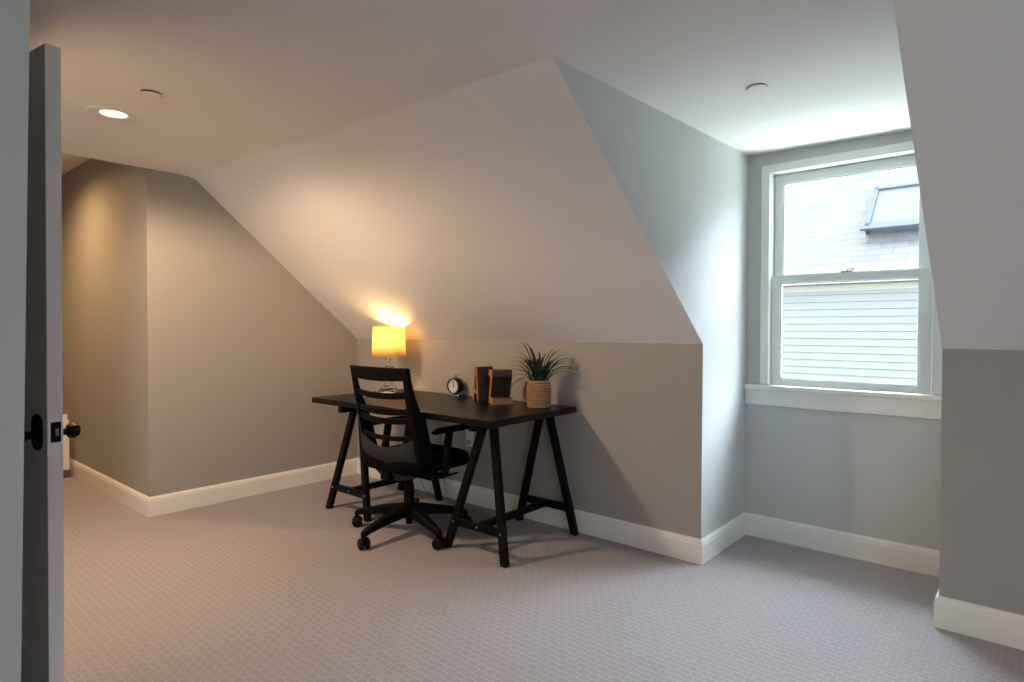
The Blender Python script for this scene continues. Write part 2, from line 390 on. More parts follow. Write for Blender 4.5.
lk.build('sash_lock', M['chrome'], lo)

# ------------------------------------------------------------------ neighbouring house seen through the window
nh = thing('neighbor_house', 'neighbouring house with pale siding and a shingled roof outside the window', 'house', (-2, 9.7, -2.5))
NX0, NX1, NY, NE = -9.0, 6.0, 9.7, 2.09
off = Vector((2, -9.7, 2.5))
sd = MB(); z = -2.4
while z < NE-.32:
    sd.prism([Vector((NX0, NY, z))+off, Vector((NX0, NY-.020, z))+off, Vector((NX0, NY-.006, z+.098))+off, Vector((NX0, NY, z+.098))+off], (NX1-NX0, 0, 0)); z += .105
sd.box(NX0+2, NX1+2, 0, 5, 0, NE+2.2, None, 1)
sd.build('siding_wall', [M['siding'], M['siding_joint']], nh, weld=False)
fa = MB(); fa.box(NX0+2, NX1+2, -.05, .02, 1.745+2.5, 2.0+2.5); fa.box(NX0+2, NX1+2, -.20, .02, 1.985+2.5, 2.005+2.5); fa.box(NX0+2, NX1+2, -.22, -.19, 1.97+2.5, 2.075+2.5)
fa.build('eave_trim', M['fascia'], nh)
# roof slab: local plane so that the shingle courses follow the slope
rf = MB(); rf.box(NX0, NX1, 0, 6.5, -.06, 0)
ro = rf.build('roof', M['roof'], nh); ro.rotation_euler = (math.radians(45), 0, 0)
ro.location = (2, -.25, 2.5+2.09-.25+.02)
def roof_pt(x, s, n=0):  # along the slope s from the eave, n above it, in the house's frame
    b = Vector((x+2, -.25, 2.5+1.86)); return b + Vector((0, cos(PI/4)*s, sin(PI/4)*s)) + Vector((0, -sin(PI/4)*n, cos(PI/4)*n))
skl = MB()
s0, s1 = 1.03, 2.0; kx0, kx1 = -1.93, -.95
def slab(mb, x0, x1, a, b, n0, n1):
    vs = [roof_pt(x, s, n) for n in (n0, n1) for s in (a, b) for x in (x0, x1)]
    mb.add(vs, [(0, 2, 3, 1), (4, 5, 7, 6), (0, 1, 5, 4), (2, 6, 7, 3), (0, 4, 6, 2), (1, 3, 7, 5)])
slab(skl, kx0, kx1, s0, s0+.07, -.02, .15); slab(skl, kx0, kx1, s1-.06, s1, -.02, .15); slab(skl, kx0, kx0+.06, s0, s1, -.02, .15); slab(skl, kx1-.06, kx1, s0, s1, -.02, .15)
slab(skl, kx0-.05, kx1+.05, s0-.06, s0, .11, .15)
sko = skl.build('skylight', M['skylight_frame'], nh)
sg = MB(); slab(sg, kx0+.05, kx1-.05, s0+.06, s1-.05, .11, .125); sg.build('skylight_pane', M['skylight_glass'], sko)

# the roof edge of this dormer, added unseen to shade the window from sun
ea = MB(); ea.box(XD-.3, XR+.3, YW+.16, YW+.50, 2.24, 2.30); struct(ea.build('trim_shading_eave', M['trim']))

# ------------------------------------------------------------------ open door at the left
DP = Vector((-2.2745, .4736)); DA = Vector((-.991, -.131)); DN = Vector((.131, -.991))   # latch corner, towards the hinge, out of the near face
dm = Matrix(((DA.x, -DN.x, 0, DP.x), (DA.y, -DN.y, 0, DP.y), (0, 0, 1, 0), (0, 0, 0, 1)))    # local x: to the hinge, local y: through the leaf
TH, DW, DZ0, DZ1 = .042, .76, .012, 2.052
dr = MB(); SW = .122
for x0, x1 in ((0, SW), (DW-SW, DW)): dr.box(x0, x1, 0, TH, DZ0, DZ1)
dr.box(SW, DW-SW, 0, TH, DZ0, .165); dr.box(SW, DW-SW, 0, TH, DZ1-.135, DZ1)
dr.box(SW, SW+.012, .005, TH-.005, .165, DZ1-.135); dr.box(DW-SW-.012, DW-SW, .005, TH-.005, .165, DZ1-.135)
do = dr.build('door_1', M['door'], bevel=.002); do.matrix_world = dm @ Matrix.Translation((0, 0, .88)) @ Matrix.Rotation(math.radians(-.75), 4, 'Y') @ Matrix.Translation((0, 0, -.88)); struct(do)
KZ = .880
dp = MB(); dp.box(SW-.002, DW-SW+.002, .012, TH-.012, .163, DZ1-.133); dp.build('door_panel', M['trim'], do)
for side in (-1, 1):
    y = 0 if side < 0 else TH
    pl = MB(); n = 24; c = []
    for k in range(n):
        a = 2*PI*k/n; px, pz = .037*cos(a), .037*sin(a); pz += .020 if pz > 1e-6 else (-.020 if pz < -1e-6 else 0)
        c.append((.066+px, y, KZ-.004+pz))
    pl.prism(c, (0, side*.007, 0))
    plo = pl.build('knob_plate', M['knob'], do, bevel=.002)
    kb = MB(); ky = Matrix.Translation((.066, y+side*.006, KZ-.012)) @ Matrix.Rotation(-side*PI/2, 4, 'X')
    kb.lathe([(0, 0), (.012, 0), (.0115, .020), (.013, .026), (.022, .032), (.0255, .041), (.0255, .050), (.021, .058), (.012, .063), (0, .064)], 8, ky, smooth=False)
    kb.build('door_knob', M['knob'], plo)
lp = MB(); lp.box(-.002, .003, .009, TH-.006, KZ-.032, KZ+.030); lpo = lp.build('latch_plate', M['knob'], do, bevel=.001)
lb = MB(); lb.box(-.006, 0, .020, TH-.014, KZ-.012, KZ+.010); lb.build('latch_bolt', M['brass'], lpo)
hg = MB()
for zz in (.25, 1.05, 1.80): hg.tube([(DW+.006, .0, zz-.045), (DW+.006, .0, zz+.045)], .007, 10)
hg.build('door_hinge', M['knob'], do)

# white post at the end of the hallway, seen past the knob
np_ = thing('newel_post', 'white square post on a brown plinth at the hallway end, behind the door knob', 'post', (-5.90, 1.335, 0))
q = MB(); q.box(-.03, .03, -.03, .03, .06, .46); q.box(-.022, .022, -.022, .022, .46, .505); q.build('post', M['trim'], np_, bevel=.003)
q = MB(); q.box(-.036, .036, -.036, .036, 0, .06); q.build('plinth', M['plinth'], np_, bevel=.002)

# ------------------------------------------------------------------ ceiling fixtures
def frame_at(x, y): return (x, y, ceil_z(x, y))
dl = thing('recessed_light', 'lit round recessed light in the ceiling near the open door', 'ceiling light', frame_at(-3.215, .930))
tr = MB(); tr.lathe([(.054, .004), (.054, -.001), (.070, -.0045), (.098, -.006), (.102, -.003), (.102, .002)], 48); tr.build('trim_ring', M['trim'], dl)
ln = MB(); ln.lathe([(0, -.002), (.054, -.002), (.054, .004), (0, .004)], 40); ln.build('lens', M['lens'], dl)
for (x, y, lab) in ((-2.782, .940, 'flat round sprinkler cover beside the lit recessed light'), (-.852, 2.463, 'flat round sprinkler cover on the ceiling in front of the window')):
    c = MB(); c.lathe([(0, -.013), (.038, -.013), (.041, -.012), (.041, -.009), (.0, -.009)], 40); c.lathe([(.037, -.009), (.037, .002)], 40, mi=1)  # dark neck: shade of the gap above the cover put into its colour
    o = c.build('sprinkler_cover', [M['ceiling'], M['plinth']], weld=False); o.location = frame_at(x, y); tag(o, lab, 'sprinkler cover', 'sprinkler covers')

# ------------------------------------------------------------------ desk on trestles
DZ = .740; dang = math.radians(.6)
desk = thing('desk', 'black desk on two trestles along the low wall under the slope', 'desk', (-2.852, 2.575, 0), dang)
def dl_(x, y): # world -> desk local
    v = Matrix.Rotation(-dang, 2) @ Vector((x+2.852, y-2.575)); return v
tp = MB(); tp.box(-.805, .805, -.375, .375, DZ-.036, DZ); tp.build('tabletop', M['black_lacquer'], desk, bevel=.003)
def trestle(cx, t0, t1, f0, f1, b0, b1):
    """t: leg tops, f: feet, b: beam ends (world y of the front and the back)"""
    c = dl_(cx, 0).x
    t0, t1, f0, f1, e0, e1 = (dl_(cx, v).y for v in (t0, t1, f0, f1, b0, b1))
    bm_ = MB(); bm_.box(c-.019, c+.019, e0, e1, DZ-.036-.042, DZ-.0362)
    t = bm_.build('trestle', M['trestle'], desk, bevel=.003)
    TZ = DZ-.041
    for ty, fy, sg_ in ((t0, f0, -1), (t1, f1, 1)):
        def at(x_, z_): return (c+x_, fy+(ty-fy)*z_/TZ, z_)
        for sx in (-1, 1):
            l = MB(); l.bar((c+sx*.210, fy, 0), (c+sx*.030, ty, TZ), .040, .034, (0, 1, 0), flat=True); l.build('leg', M['trestle'], t, bevel=.003)
        r = MB(); yr = at(0, .149)[1]; r.box(c-.166, c+.166, yr-.011, yr+.011, .128, .170); r.build('cross_rail', M['trestle'], t, bevel=.002)
        for bx, bz in ((.033, TZ-.024), (-.033, TZ-.024), (0, .149), (.171, .149), (-.171, .149)):
            p = at(bx, bz); y_ = p[1] + sg_*(.0175 if abs(bx) > .01 else .011)
            b = MB(); b.lathe([(0, .002), (.004, .002), (.0055, 0), (.0055, -.003)], 12, Matrix.Translation((p[0], y_, bz)) @ Matrix.Rotation(-sg_*PI/2, 4, 'X'))
            b.build('bolt', M['bolt'], t, label='small silver bolt')
    y0, y1 = f0+(t0-f0)*.149/TZ, f1+(t1-f1)*.149/TZ
    s_ = MB(); s_.box(c-.013, c+.013, y0+.011, y1-.011, .130, .168); s_.build('stretcher', M['trestle'], t, bevel=.002)
trestle(-2.205, 2.395, 2.890, 2.284, 2.905, 2.255, 2.940)
trestle(-3.325, 2.345, 2.825, 2.262, 2.870, 2.205, 2.905)

# ------------------------------------------------------------------ office chair
ch = thing('office_chair', 'black office chair with an open slatted back pulled up to the desk', 'chair', (-2.79, 2.305, 0), math.radians(1.5))
def lerp_tab(t, x):
    if x <= t[0][0]: return t[0][1]
    for (a, p), (b, q) in zip(t, t[1:]):
        if x <= b: return p + (q-p)*(x-a)/(b-a)
    return t[-1][1]
YE = [(.30, -.065), (.36, -.085), (.42, -.115), (.50, -.143), (.58, -.160), (.66, -.175), (.80, -.203), (.985, -.236)]
KC = [(.30, .050), (.5, .055), (.66, .048), (.8, .038), (.985, .024)]
HW = [(.30, .205), (.36, .225), (.42, .240), (.5, .2475), (.985, .2475)]
def back(u, z):
    return Vector((u*lerp_tab(HW, z), lerp_tab(YE, z) - lerp_tab(KC, z)*(1-u*u), z))
def lin(a, b, n): return [a+(b-a)*i/(n-1) for i in range(n)]
fr = MB()
for sg_ in (-1, 1):
    def post(u, z, sg_=sg_):
        w = .86 - .04*max(0, min(1, (.75-z)/.3)); return back(sg_*(w + (1-w)*u), z)
    def dep(u, z): k = max(0, min(1, (.93-z)/.36)); return (0, .028+.062*k*k*(3-2*k), .006*k)
    fr.grid(post, lin(0, 1, 5), lin(.40, .982, 16), dep)
fr.grid(lambda u, v: back(u, (.908+.010*u*u) + (.985-.908-.010*u*u)*v), lin(-1, 1, 17), lin(0, 1, 5), lambda u, v: (0, .026, 0))
fr.build('back_frame', M['chair_plastic'], ch, bevel=.004)
for z0, z1 in ((.806, .842), (.717, .752), (.666, .702), (.572, .600)):
    sl = MB(); sl.grid(lambda u, v: back(u*.875, z0+(z1-z0)*v+.012*u*u)+Vector((0, .008, 0)), lin(-1, 1, 15), lin(0, 1, 4), lambda u, v: (0, .012, 0))
    sl.build('back_slat', M['chair_plastic'], ch, bevel=.003)
sh = MB()
def sh_top(u): return .532 + .060*u*u
sh.grid(lambda u, v: back(u*.93, .432 + (sh_top(u)-.432)*v)+Vector((0, -.004-.008*(1-abs(2*v-1)), 0)), lin(-1, 1, 21), lin(0, 1, 7), lambda u, v: (0, .022, 0))
sh.build('lumbar_shell', M['chair_shell'], ch, bevel=.004, label='dark grey lumbar shell')
ls = MB()
def ls_bot(u): return .335 + .085*abs(u)**3.5
ls.grid(lambda u, v: back(u*.95, ls_bot(u) + (.428-.0*u - ls_bot(u))*v)+Vector((0, -.002, 0)), lin(-1, 1, 21), lin(0, 1, 6), lambda u, v: (0, .024, 0))
ls.build('lower_shell', M['chair_shell'], ch, bevel=.004, label='dark grey lower shell')
# seat: a rounded cushion
def cushion(x, y0, y1, z0, z1, n=40, p=6.0, front_drop=.008):
    mb = MB(); cy = (y0+y1)/2; hy = (y1-y0)/2; rows = [(z0, .88), (z0+.006, .95), (z0+.020, .99), ((z0+z1)/2, 1.0), (z1-.020, .99), (z1-.006, .95), (z1, .88), (z1+.004, .5)]
    vs = []
    for zz, k in rows:
        for i in range(n):
            a = 2*PI*i/n; c_, s__ = cos(a), sin(a); r = (abs(c_)**p+abs(s__)**p)**(-1/p)
            yy = cy+hy*k*r*s__; dz = -front_drop*max(0, (yy-cy)/hy)**3
            vs.append((x*k*r*c_, yy, zz+dz))
    fs = [(i*n+k, i*n+(k+1) % n, (i+1)*n+(k+1) % n, (i+1)*n+k) for i in range(len(rows)-1) for k in range(n)]
    fs.append(tuple(range(n))[::-1]); fs.append(tuple((len(rows)-1)*n+k for k in range(n)))
    mb.add(vs, fs, 0, True); return mb
cushion(.245, -.185, .312, .384, .474).build('seat', M['chair_seat'], ch)
mech = MB(); mech.box(-.085, .085, -.12, .13, .345, .392); mech.box(-.03, .03, -.19, -.08, .34, .375); mech.build('seat_mechanism', M['chair_plastic'], ch, bevel=.008)
spn = MB(); spn.tube([(0, -.10, .355), (0, -.115, .36), (0, -.125, .40), (0, -.130, .44)], [.022, .022, .02, .016], 10); spn.build('back_support', M['chair_plastic'], ch)
lv = MB(); lv.tube([(.06, .06, .358), (.20, .085, .352), (.235, .10, .356)], .006, 8); lv.bar((.225, .092, .352), (.285, .115, .372), .030, .010, (0, 0, 1)); lv.build('tilt_lever', M['chair_plastic'], ch, bevel=.002)
for sg_ in (-1, 1):
    arm = MB(); x = sg_*.268
    arm.bar((sg_*.10, .01, .372), (sg_*.255, .03, .362), .055, .018, (0, 0, 1))
    arm.tube([(sg_*.245, .028, .362), (x, .030, .385), (x, .040, .46), (x, .070, .625)], [.020, .024, .025, .022], 10)
    ao = arm.build('armrest', M['chair_plastic'], ch)
    pad = MB(); vs = []; n = 16; L = 9
    for j in range(L):
        t = j/(L-1); yy = -.05+.27*t; w = .040*(1-.35*abs(2*t-1)**4); hh = .017*(1-.5*abs(2*t-1)**6); zc = .628 - .010*max(0, 1-t*4)**2 - .004*t
        for k in range(n):
            a = 2*PI*k/n; vs.append((x+w*cos(a)*(1 if abs(cos(a)) < .99 else .98), yy, zc+hh*sin(a)))
    fs = [(j*n+k, j*n+(k+1) % n, (j+1)*n+(k+1) % n, (j+1)*n+k) for j in range(L-1) for k in range(n)] + [tuple(range(n))[::-1], tuple((L-1)*n+k for k in range(n))]
    pad.add(vs, fs, 0, True); pad.build('arm_pad', M['chair_seat'], ao)
col_ = MB(); col_.lathe([(0, .052), (.020, .052), (.020, .12), (.034, .125), (.034, .165), (.030, .17), (.030, .285), (.024, .29), (.024, .346), (0, .346)], 24); col_.build('gas_lift', M['chair_plastic'], ch)
sb = MB(); hub = MB()
sb.lathe([(0, .095), (.040, .095), (.046, .11), (.046, .165), (.036, .172), (0, .172)], 24)
A0 = math.radians(204-1.5)
for k in range(5):
    a = A0+k*2*PI/5; d = Vector((cos(a), sin(a), 0)); w = Vector((-sin(a), cos(a), 0)); vs = []
    secs = [(.03, .034, .104, .170), (.12, .029, .102, .156), (.22, .024, .092, .136), (.30, .020, .082, .117), (.338, .017, .072, .106), (.354, .015, .060, .096)]
    for r, hw, za, zb in secs:
        for sx, zz in ((-1, za), (1, za), (1, zb-.006), (.6, zb), (-.6, zb), (-1, zb-.006)): vs.append(d*r + w*(hw*sx) + Vector((0, 0, zz)))
    n = 6; fs = [(i*n+j, i*n+(j+1) % n, (i+1)*n+(j+1) % n, (i+1)*n+j) for i in range(len(secs)-1) for j in range(n)] + [tuple(range(n))[::-1], tuple((len(secs)-1)*n+j for j in range(n))]
    sb.add(vs, fs)
    cs_ = MB(); c = d*.345; sw = a + PI/2 + (.5 if k != 1 else 1.2)
    ax = Vector((cos(sw), sin(sw), 0)); fw = Vector((-ax.y, ax.x, 0))
    mx = Matrix((( ax.x, fw.x, 0, c.x), (ax.y, fw.y, 0, c.y), (0, 0, 1, 0), (0, 0, 0, 1)))
    cs_.tube([c+Vector((0, 0, .045)), c+Vector((0, 0, .080))], .007, 8)
    hood = [(fw*(.031*cos(t)))+Vector((0, 0, .032+.033*sin(t))) for t in lin(.0, PI, 10)]
    cs_.prism([c+p-ax*.006 for p in hood]+[c-ax*.006+Vector((0, 0, .02))], ax*.012)
    co = cs_.build('caster', M['chair_plastic'], ch)
    wh = MB()
    for sx in (-1, 1):
        wh.lathe([(0, -.011), (.024, -.011), (.030, -.007), (.031, 0), (.030, .007), (.024, .011), (0, .011)], 20, mx @ Matrix.Translation((sx*.018, 0, .031)) @ Matrix.Rotation(PI/2, 4, 'Y'))
    wh.build('wheel', M['caster'], co)
sb.build('star_base', M['chair_plastic'], ch, bevel=.002)

# ------------------------------------------------------------------ things on the desk
lm = thing('table_lamp', 'lit table lamp with a cream drum shade and crystal base on the desk', 'lamp', (-3.545, 2.745, DZ))
b = MB(); b.box(-.052, .052, -.052, .052, 0, .022); b.box(-.040, .040, -.040, .040, .022, .045); b.build('lamp_base', M['crystal'], lm, bevel=.003)
b = MB(); b.box(-.028, .028, -.028, .028, .045, .125); b.box(-.036, .036, -.036, .036, .125, .150); b.box(-.024, .024, -.024, .024, .150, .185); b.build('crystal_block', M['crystal'], lm, bevel=.004)
b = MB(); b.lathe([(0, .185), (.014, .185), (.012, .195), (.011, .225), (.016, .232), (.019, .243), (.016, .254), (.010, .262), (.010, .275), (0, .275)], 20); b.build('lamp_stem', M['chrome'], lm)
SB, ST = .256, .472
sh_ = MB(); R0, R1 = .121, .113
sh_.lathe([(R0, SB), (R1, ST), (R1-.0015, ST), (R0-.0015, SB), (R0, SB)], 64); so = sh_.build('lamp_shade', M['shade'], lm)
hp = MB(); hp.tube([(0, 0, .27), (.05, 0, .32), (.05, 0, .42), (0, 0, .478)], .002, 6); hp.tube([(0, 0, .27), (-.05, 0, .32), (-.05, 0, .42), (0, 0, .478)], .002, 6)
hp.tube([(-R1+.001, 0, ST-.006), (R1-.001, 0, ST-.006)], .0018, 6); hp.build('harp', M['chrome'], lm)
bl = MB(); bl.lathe([(0, .285), (.013, .287), (.014, .31), (.022, .33), (.029, .35), (.027, .37), (.016, .388), (0, .392)], 20); bl.build('bulb', M['bulb'], lm)
fi = MB(); fi.lathe([(0, .470), (.004, .470), (.004, .480), (.010, .485), (.013, .495), (.010, .506), (0, .511)], 20); fi.build('finial', M['crystal'], lm)

mg = thing('magazine', 'open pale magazine lying on the desk behind the chair back', 'magazine', (-3.335, 2.55, DZ), math.radians(8))
for sx in (-1, 1):
    p = MB(); p.grid(lambda u, v: (sx*.15*u, (v-.5)*.21, .0015), lin(0, 1, 12), lin(0, 1, 2), lambda u, v: (0, 0, .003+.016*sin(PI*min(1, u*1.05))**.7*(1-u*.45)))
    p.build('page', M['paper'], mg)

# alarm clock facing left of the camera
ck = thing('alarm_clock', 'small round alarm clock with a pale dial standing on the desk', 'clock', (-3.02, 2.905, DZ), math.radians(4))
cz = .058; CX = Matrix.Translation((0, 0, cz)) @ Matrix.Rotation(PI/2, 4, 'X')     # local z of the lathe -> -y (out of the dial)
c = MB(); c.lathe([(0, -.030), (.040, -.030), (.047, -.024), (.049, -.015), (.049, .020), (.047, .026), (.042, .027), (.041, .018), (0, .018)], 40, CX); c.build('clock_case', M['clock_case'], ck)
c = MB(); c.lathe([(0, .0195), (.0412, .0195), (.0412, .0185), (0, .0185)], 40, CX, smooth=False); cf = c.build('dial', M['clock_face'], ck)
def text_mesh(txt, size):
    cu = bpy.data.curves.new('t', 'FONT'); cu.body = txt; cu.size = size; cu.align_x = 'CENTER'; cu.align_y = 'CENTER'; cu.extrude = .0002
    o = bpy.data.objects.new('t', cu); COL.objects.link(o); bpy.context.view_layer.update()
    me = bpy.data.meshes.new_from_object(o.evaluated_get(bpy.context.evaluated_depsgraph_get()))
    vs = [v.co.copy() for v in me.vertices]; fs = [tuple(p.vertices) for p in me.polygons]
    bpy.data.objects.remove(o); bpy.data.curves.remove(cu); bpy.data.meshes.remove(me); return vs, fs
nm = MB()
for k in range(1, 13):
    a = PI/2-k*PI/6; vs, fs = text_mesh(str(k), .012)
    T = CX @ Matrix.Translation((.0315*cos(a), .0315*sin(a), .0199))
    nm.add([T @ v for v in vs], fs)
nm.build('numerals', M['clock_ink'], cf, fix=False, weld=False)
hd = MB()
hd.prism([CX @ Vector(p) for p in ((-.0032, -.006, .0208), (.0032, -.006, .0208), (.0022, .022, .0208), (-.0022, .022, .0208))], CX.to_3x3() @ Vector((0, 0, .0008)))
hd.prism([CX @ Vector(p) for p in ((-.0022, -.008, .0220), (.0022, -.008, .0220), (.0014, .034, .0220), (-.0022, .034, .0220))], CX.to_3x3() @ Vector((0, 0, .0008)))
hd.lathe([(0, .0198), (.003, .0198), (.003, .0235), (0, .024)], 12, CX); hd.build('clock_hands', M['clock_ink'], cf)
c = MB()
c.tube([(0, 0, cz+.047), (0, 0, cz+.054)], .004, 10)
c.tube([(.009*cos(t), 0, cz+.060+.007*sin(t)) for t in lin(0, 2*PI, 17)], .0016, 6, caps=False); c.build('carrying_ring', M['clock_case'], ck)
c = MB(); c.box(-.008, .008, -.010, .014, .004, .014); c.build('neck', M['clock_case'], ck)
c = MB(); c.box(-.036, .036, -.020, .022, 0, .005); c.build('clock_foot', M['chrome'], ck, bevel=.002, label='pale flat foot')

ck.scale = (1.12, 1.12, 1.12)

# wooden letters
def letter(name, label, loc, rz, outline, hole, depth, light_sides=()):
    t = thing(name, label, 'decorative letter', loc, rz, 'wooden letters')
    mb = MB()
    # front and back faces as strips between the outline polygons listed
    for poly in outline:
        n = len(poly); a = [Vector((x, -depth/2, z)) for x, z in poly]; bk = [Vector((x, depth/2, z)) for x, z in poly]
        mb.add(a, [tuple(range(n))], 0); mb.add(bk, [tuple(range(n))[::-1]], 0)
    for loop in hole:
        n = len(loop)
        for i in range(n):
            j = (i+1) % n; p, q_ = loop[i], loop[j]
            mb.add([(p[0], -depth/2, p[1]), (p[0], depth/2, p[1]), (q_[0], depth/2, q_[1]), (q_[0], -depth/2, q_[1])], [(0, 1, 2, 3)], 0 if (i in light_sides and loop is hole[0]) else 1)
    mb.build('letter_body', [M['wood_light'], M['wood_dark']], t, weld=True)
    return t
hA, wA = .214, .092
# A: two legs, cross bar, small apex
k_ = wA/2
Aout = [(-k_, 0), (-k_+.024, 0), (-k_+.031, .045), (k_-.031, .045), (k_-.024, 0), (k_, 0), (.022, hA), (-.022, hA)]
Ahole = [(-.013, .072), (.013, .072), (.005, .160), (-.005, .160)]
Aq = [[Aout[0], Aout[1], Aout[2], Ahole[0]], [Aout[0], Ahole[0], Ahole[3], Aout[7]], [Aout[2], Aout[3], Ahole[1], Ahole[0]], [Aout[3], Aout[4], Aout[5], Ahole[1]], [Ahole[1], Aout[5], Aout[6], Ahole[2]], [Ahole[3], Ahole[2], Aout[6], Aout[7]]]
letter('letter_a', 'brown wooden letter A block next to the clock', (-2.690, 2.835, DZ), math.radians(-23), Aq, [Aout, Ahole], .110)
# Z: top bar, slanting stroke, bottom bar that juts out
hZ = .206
Zout = [(-.042, 0), (.050, 0), (.050, .038), (.000, .040), (.044, .168), (.044, hZ), (-.042, hZ), (-.042, .168), (-.006, .166), (-.042, .036)]
Zq = [[Zout[0], Zout[1], Zout[2], Zout[3], Zout[9]], [Zout[9], Zout[3], Zout[4], Zout[8]], [Zout[8], Zout[4], Zout[5], Zout[6], Zout[7]]]
letter('letter_z', 'brown wooden letter Z block beside the potted plant', (-2.490, 2.775, DZ), math.radians(-33), Zq, [Zout], .125, (1,))

# potted grass plant
pp = thing('potted_plant', 'spiky green grass plant in a woven rope pot on the desk end', 'plant', (-2.208, 2.798, DZ-.0))
po = MB(); nr = 11; hp_ = .158
for k in range(nr):
    z0 = .007 + k*(hp_-.014)/(nr-1); R = .062 + .004*sin(PI*(k/(nr-1)))
    po.lathe([(R + .0080*cos(t), z0 + .0068*sin(t)) for t in lin(-PI, PI, 11)], 40)
po.lathe([(0, .002), (.060, .002), (.060, hp_-.012), (.055, hp_-.008), (.053, hp_-.03)], 40)
po.build('pot', M['rope'], pp, fix=True)
so_ = MB(); so_.lathe([(.056, hp_-.028), (.03, hp_-.020), (0, hp_-.016)], 24); so_.build('soil', M['soil'], pp)
lf = MB(); Rv = Vector((.7568, .6536, 0)); Fv = Vector((-.6536, .7568, 0))
def blade(dx, dz, dd, width=.0135, sag=.42):
    """leaf from the crown; tip lands dx to the right, dz up, dd deep"""
    base = Vector((0, 0, hp_-.022)) + Rv*(dx*.12+random.uniform(-.012, .012)) + Fv*random.uniform(-.02, .02)
    tip = base*0 + Vector((0, 0, hp_+dz)) + Rv*dx + Fv*dd
    out = tip-base; ctl = base + Vector((out.x*.35, out.y*.35, max(out.z, .02)*(.75) + math.hypot(out.x, out.y)*sag)); n = 9; pts = []
    for i in range(n):
        t = i/(n-1); pts.append(base*(1-t)**2 + ctl*(2*t*(1-t)) + tip*t*t)
    vs = []
    for i, p in enumerate(pts):
        t = i/(n-1); d = (pts[min(i+1, n-1)]-pts[max(i-1, 0)]).normalized(); sd_ = d.cross(Vector((0, 0, 1)))
        if sd_.length < .05: sd_ = Rv.copy()
        sd_.normalize(); sd_ = (sd_*.8 + Rv*.35*(1 if sd_.dot(Rv) >= 0 else -1)).normalized(); w = width*.5*(.75+.42*t if t < .6 else (1-t)/.4*.97+.03)
        up_ = sd_.cross(d)
        vs += [p-sd_*w, p-up_*(w*.35), p+sd_*w]
    fs = []
    for i in range(n-1):
        for j in range(2): fs.append((i*3+j, i*3+j+1, (i+1)*3+j+1, (i+1)*3+j))
    lf.add(vs, fs, 0, True)
for dx, dz, dd in [(-.100, .220, .01), (-.065, .205, .04), (-.115, .160, -.02), (-.130, .105, .01), (-.150, .075, .03), (-.155, .055, -.03), (-.165, -.060, -.05), (-.145, .020, -.04),
                   (-.05, .19, -.03), (-.03, .16, .0), (.0, .165, .02), (.015, .13, -.02), (.04, .15, .03), (.085, .180, .0), (.125, .170, .03), (.14, .140, -.02), (.18, .115, .02),
                   (.195, .095, .0), (.215, .045, -.01), (.19, .110, .05), (.10, .12, -.06), (.06, .06, -.09), (-.06, .07, -.09), (.02, .08, -.10), (-.1, .11, -.07), (.11, .06, -.07), (.09, .05, .09), (-.08, .1, .09), (.0, .12, .08), (.205, .020, .02), (.175, .065, -.04), (.200, .060, .03), (.150, .085, .05), (-.13, .04, .05), (-.12, .13, .03)]:
    blade(dx*1.16, dz*1.04, dd)
for i in range(46):
    a = random.uniform(0, 2*PI); r = random.uniform(.04, .12); blade(r*cos(a)*1.25, random.uniform(.05, .15)-r*.2, r*sin(a)*.8, random.uniform(.009, .014), random.uniform(.3, .55))
lo2 = lf.build('foliage', M['leaf'], pp, fix=False)
q = lo2.modifiers.new('Solidify', 'SOLIDIFY'); q.thickness = .0006

# wall outlet with plug and cord
ou = thing('wall_outlet', 'white wall outlet with a plug in it under the desk', 'outlet', (-2.945, YK, .445))
c = MB(); c.box(-.036, .036, -.006, 0, -.058, .058); cp = c.build('cover_plate', M['plastic_white'], ou, bevel=.002)
for dz in (-.026, .026):
    c = MB(); c.box(-.017, .017, -.009, -.005, dz-.015, dz+.015); so2 = c.build('socket', M['plastic_white'], ou, bevel=.002)
pc = thing('power_cord', 'thin grey lamp cord hanging from the wall outlet to the floor', 'cord', (-2.945, YK-.03, 0))
c = MB(); c.box(-.016, .016, -.022, .0205, .406, .432); c.build('plug', M['cord'], pc, bevel=.004)
def smooth_path(P, n=8):
    P = [Vector(p) for p in P]; out = []
    for i in range(len(P)-1):
        p0, p1, p2, p3 = P[max(i-1, 0)], P[i], P[i+1], P[min(i+2, len(P)-1)]
        for k in range(n):
            t = k/n; out.append(.5*((2*p1)+(p2-p0)*t+(2*p0-5*p1+4*p2-p3)*t*t+(3*p1-p0-3*p2+p3)*t**3))
    return out+[P[-1]]
c = MB(); c.tube(smooth_path([(0, -.022, .418), (-.02, -.045, .38), (.0, -.03, .25), (.02, -.03, .10), (.03, -.05, .006), (-.06, -.10, .005), (-.15, -.07, .03), (-.20, -.03, .16), (-.24, -.02, .22), (-.29, -.03, .12), (-.34, -.05, .03), (-.42, -.045, .10), (-.50, -.030, .30), (-.53, -.018, .42)]), .0032, 8)
c.build('cable', M['cord'], pc)

